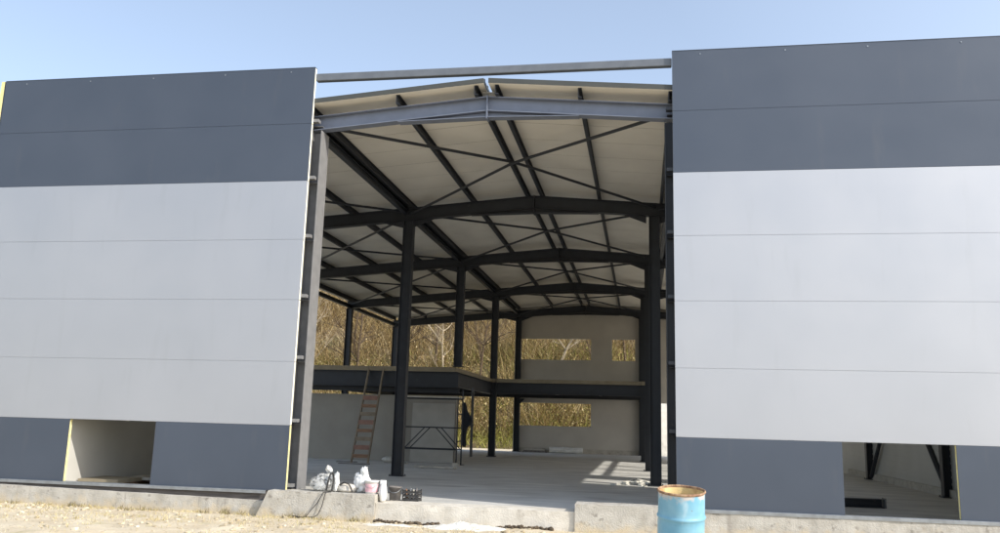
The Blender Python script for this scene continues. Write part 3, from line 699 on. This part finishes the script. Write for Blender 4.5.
wd_ = [(x, -.16-rnd.random()*.16 if x < -2.1 else -.3-rnd.random()*.15, rnd.randint(5,14)) for x in [rnd.uniform(-8.5,.1) for _ in range(70)] if noise.noise(Vector((x*1.3,3,1))) > -.05]
tag(blades(wd_, .04, .13, .005, 1.2).build('weeds', WEED), 'dark dry weeds growing along the foot of the left foundation', 'weeds', kind='stuff')
p = MB()
for _ in range(1500):
    x = rnd.uniform(-9.5,8.5); y = -abs(rnd.gauss(0,2.2))-.1; s = abs(rnd.gauss(0,.010))+.004
    if x > -2 and y > -.32: continue
    vs = [(x+sx*s*rnd.uniform(.6,1.3), y+s2*s*rnd.uniform(.6,1.3), ground_z(x,y)+(s*rnd.uniform(.5,.9) if sz else -.3*s)) for sz in (0,1) for s2 in (-1,1) for sx in (-1,1)]
    p.add(vs, [(0,2,3,1),(4,5,7,6),(0,1,5,4),(2,6,7,3),(0,4,6,2),(1,3,7,5)])
for _ in range(170):
    x = rnd.uniform(-9,8); y = -abs(rnd.gauss(0,1.6))-.35; q = rnd.uniform(.014,.042)
    p.blob((x,y,ground_z(x,y)+q*.25), (q*1.3,q,q*.7), .5, 1.8, 8, 6, 0, rnd.random()*50)
tag(p.build('gravel', STONE), 'loose pale stones scattered over the dry ground', 'gravel', kind='stuff')

# ------------------------------------------------------------------ hillside vegetation
def brush(n, y0, y1, h0, h1, wd, xr=(-42,14), lean=.35):
    p = MB()
    for _ in range(n):
        y = y0+(y1-y0)*rnd.random()**1.3; x = rnd.uniform(*xr)
        if noise.noise(Vector((x*.35, y*.35, 7))) < -.28: continue
        if x > 3.8 and y < 39: continue
        z = hill_z(x, y)-.1; h = rnd.uniform(h0, h1)*(1+.5*noise.noise(Vector((x*.2,y*.2,1)))); a = rnd.gauss(0,1)*lean; b = rnd.gauss(0,1)*lean
        q = rnd.uniform(0,3.14); wx, wy = math.cos(q)*wd, math.sin(q)*wd
        m = Vector((x+a*h*.35+rnd.gauss(0,.08), y+b*h*.35, z+h*.5)); t = Vector((x+a*h*.9, y+b*h*.9, z+h))
        p.add([(x-wx,y-wy,z),(x+wx,y+wy,z),(m.x+wx*.7,m.y+wy*.7,m.z),(m.x-wx*.7,m.y-wy*.7,m.z),(t.x+wx*.2,t.y+wy*.2,t.z),(t.x-wx*.2,t.y-wy*.2,t.z)], [(0,1,2,3),(3,2,4,5)])
        if rnd.random() < .6:
            e = Vector((m.x+rnd.gauss(0,.4), m.y+rnd.gauss(0,.4), m.z+rnd.uniform(.1,.7)))
            p.add([(m.x-wx*.5,m.y-wy*.5,m.z-.1),(m.x+wx*.5,m.y+wy*.5,m.z-.1),(e.x,e.y,e.z)], [(0,1,2)])
    return p
def leaves(p, n, y0, y1, h1, sz, xr=(-42,14)):
    for _ in range(n):
        y = y0+(y1-y0)*rnd.random()**1.3; x = rnd.uniform(*xr)
        if noise.noise(Vector((x*.5, y*.5, 17))) < -.22 or (x > 3.8 and y < 39): continue
        z = hill_z(x, y)+rnd.random()**1.4*h1; u = Vector((rnd.gauss(0,1), rnd.gauss(0,1), rnd.gauss(0,1))).normalized(); v = u.orthogonal().normalized(); a = sz*rnd.uniform(.5,1.4)
        c = Vector((x,y,z)); p.add([c-u*a, c+v*a*.45, c+u*a, c-v*a*.45], [(0,1,2,3)])
    return p
tag(leaves(brush(62000, 41.5, 78, .5, 3.0, .020, lean=.8), 85000, 41.5, 76, 2.6, .065).build('hillside_thicket', BRUSH), 'dense tan thicket of bare stems covering the hillside behind the frame', 'thicket', kind='stuff')
tag(leaves(brush(15000, 40.4, 52, .3, 1.7, .022, lean=.8), 26000, 40.4, 51, 1.6, .06).build('hillside_scrub', LOWBRUSH), 'low greenish scrub at the foot of the hillside', 'scrub', kind='stuff')
def bare_tree(x, y, h, seed, m, lean=(0,0), label=None, group=None):
    rr = random.Random(seed); T = thing('bare_tree', (x,y,hill_z(x,y)-.1), label, 'tree', group)
    n = 7; pts = [Vector((lean[0]*h*(i/n)**1.2+rr.gauss(0,.06), lean[1]*h*i/n+rr.gauss(0,.06), h*i/n)) for i in range(n+1)]
    pts[0] = Vector((0,0,0)); r0 = h*.014
    p = MB(); p.tube(pts, [r0*(1-.85*i/n) for i in range(n+1)], 7); p.build('trunk', m, T)
    p = MB()
    def br(o, d, l, r, dep):
        q = [o]; 
        for i in range(3):
            d = (d + Vector((rr.gauss(0,.16), rr.gauss(0,.16), .08+rr.gauss(0,.1)))).normalized(); q.append(q[-1]+d*l/3)
        p.tube(q, [r*(1-.22*i) for i in range(4)], 4, cap=False)
        if dep:
            for _ in range(4):
                i = rr.randint(1,3); dd = (d+Vector((rr.gauss(0,.6), rr.gauss(0,.6), rr.gauss(.2,.3)))).normalized(); br(q[i], dd, l*rr.uniform(.45,.7), r*.5, dep-1)
    for k in range(12):
        i = rr.randint(2,n); a = rr.uniform(0,6.28); br(pts[i], Vector((math.cos(a), math.sin(a), rr.uniform(.4,1.1))).normalized(), h*rr.uniform(.16,.32)*(1.25-.5*i/n), r0*.42, 2)
    p.build('branches', m, T); return T
bare_tree(-16.6,46.5,9,1,BARK,(.02,0),'slim dark bare tree on the hillside between the two left eave columns')
bare_tree(-6.9,44,8.5,2,BARK,(.12,0),'dark branching bare tree on the hillside left of the back wall')
bare_tree(-1.6,47,8,3,BARK_PALE,(.45,-.1),'pale leaning bare tree seen through the wide upper window')
bare_tree(1.7,46,8,5,BARK,(-.1,0),'dark bare tree at the right end of the wide upper window')
for k, (x, y, h) in enumerate(((-20.5,47,8),(-19,52,9),(-13.2,46,7),(-11.2,49,8.5),(-9.5,45,7),(-4.6,51,9),(3.5,50,8),(-17.6,58,10),(-12.5,58,9))):
    bare_tree(x, y, h, 41+k, BARK if k % 4 else BARK_PALE, (rnd.uniform(-.1,.1),0), 'bare brown tree among the thicket on the hillside', 'bare trees on the hillside')
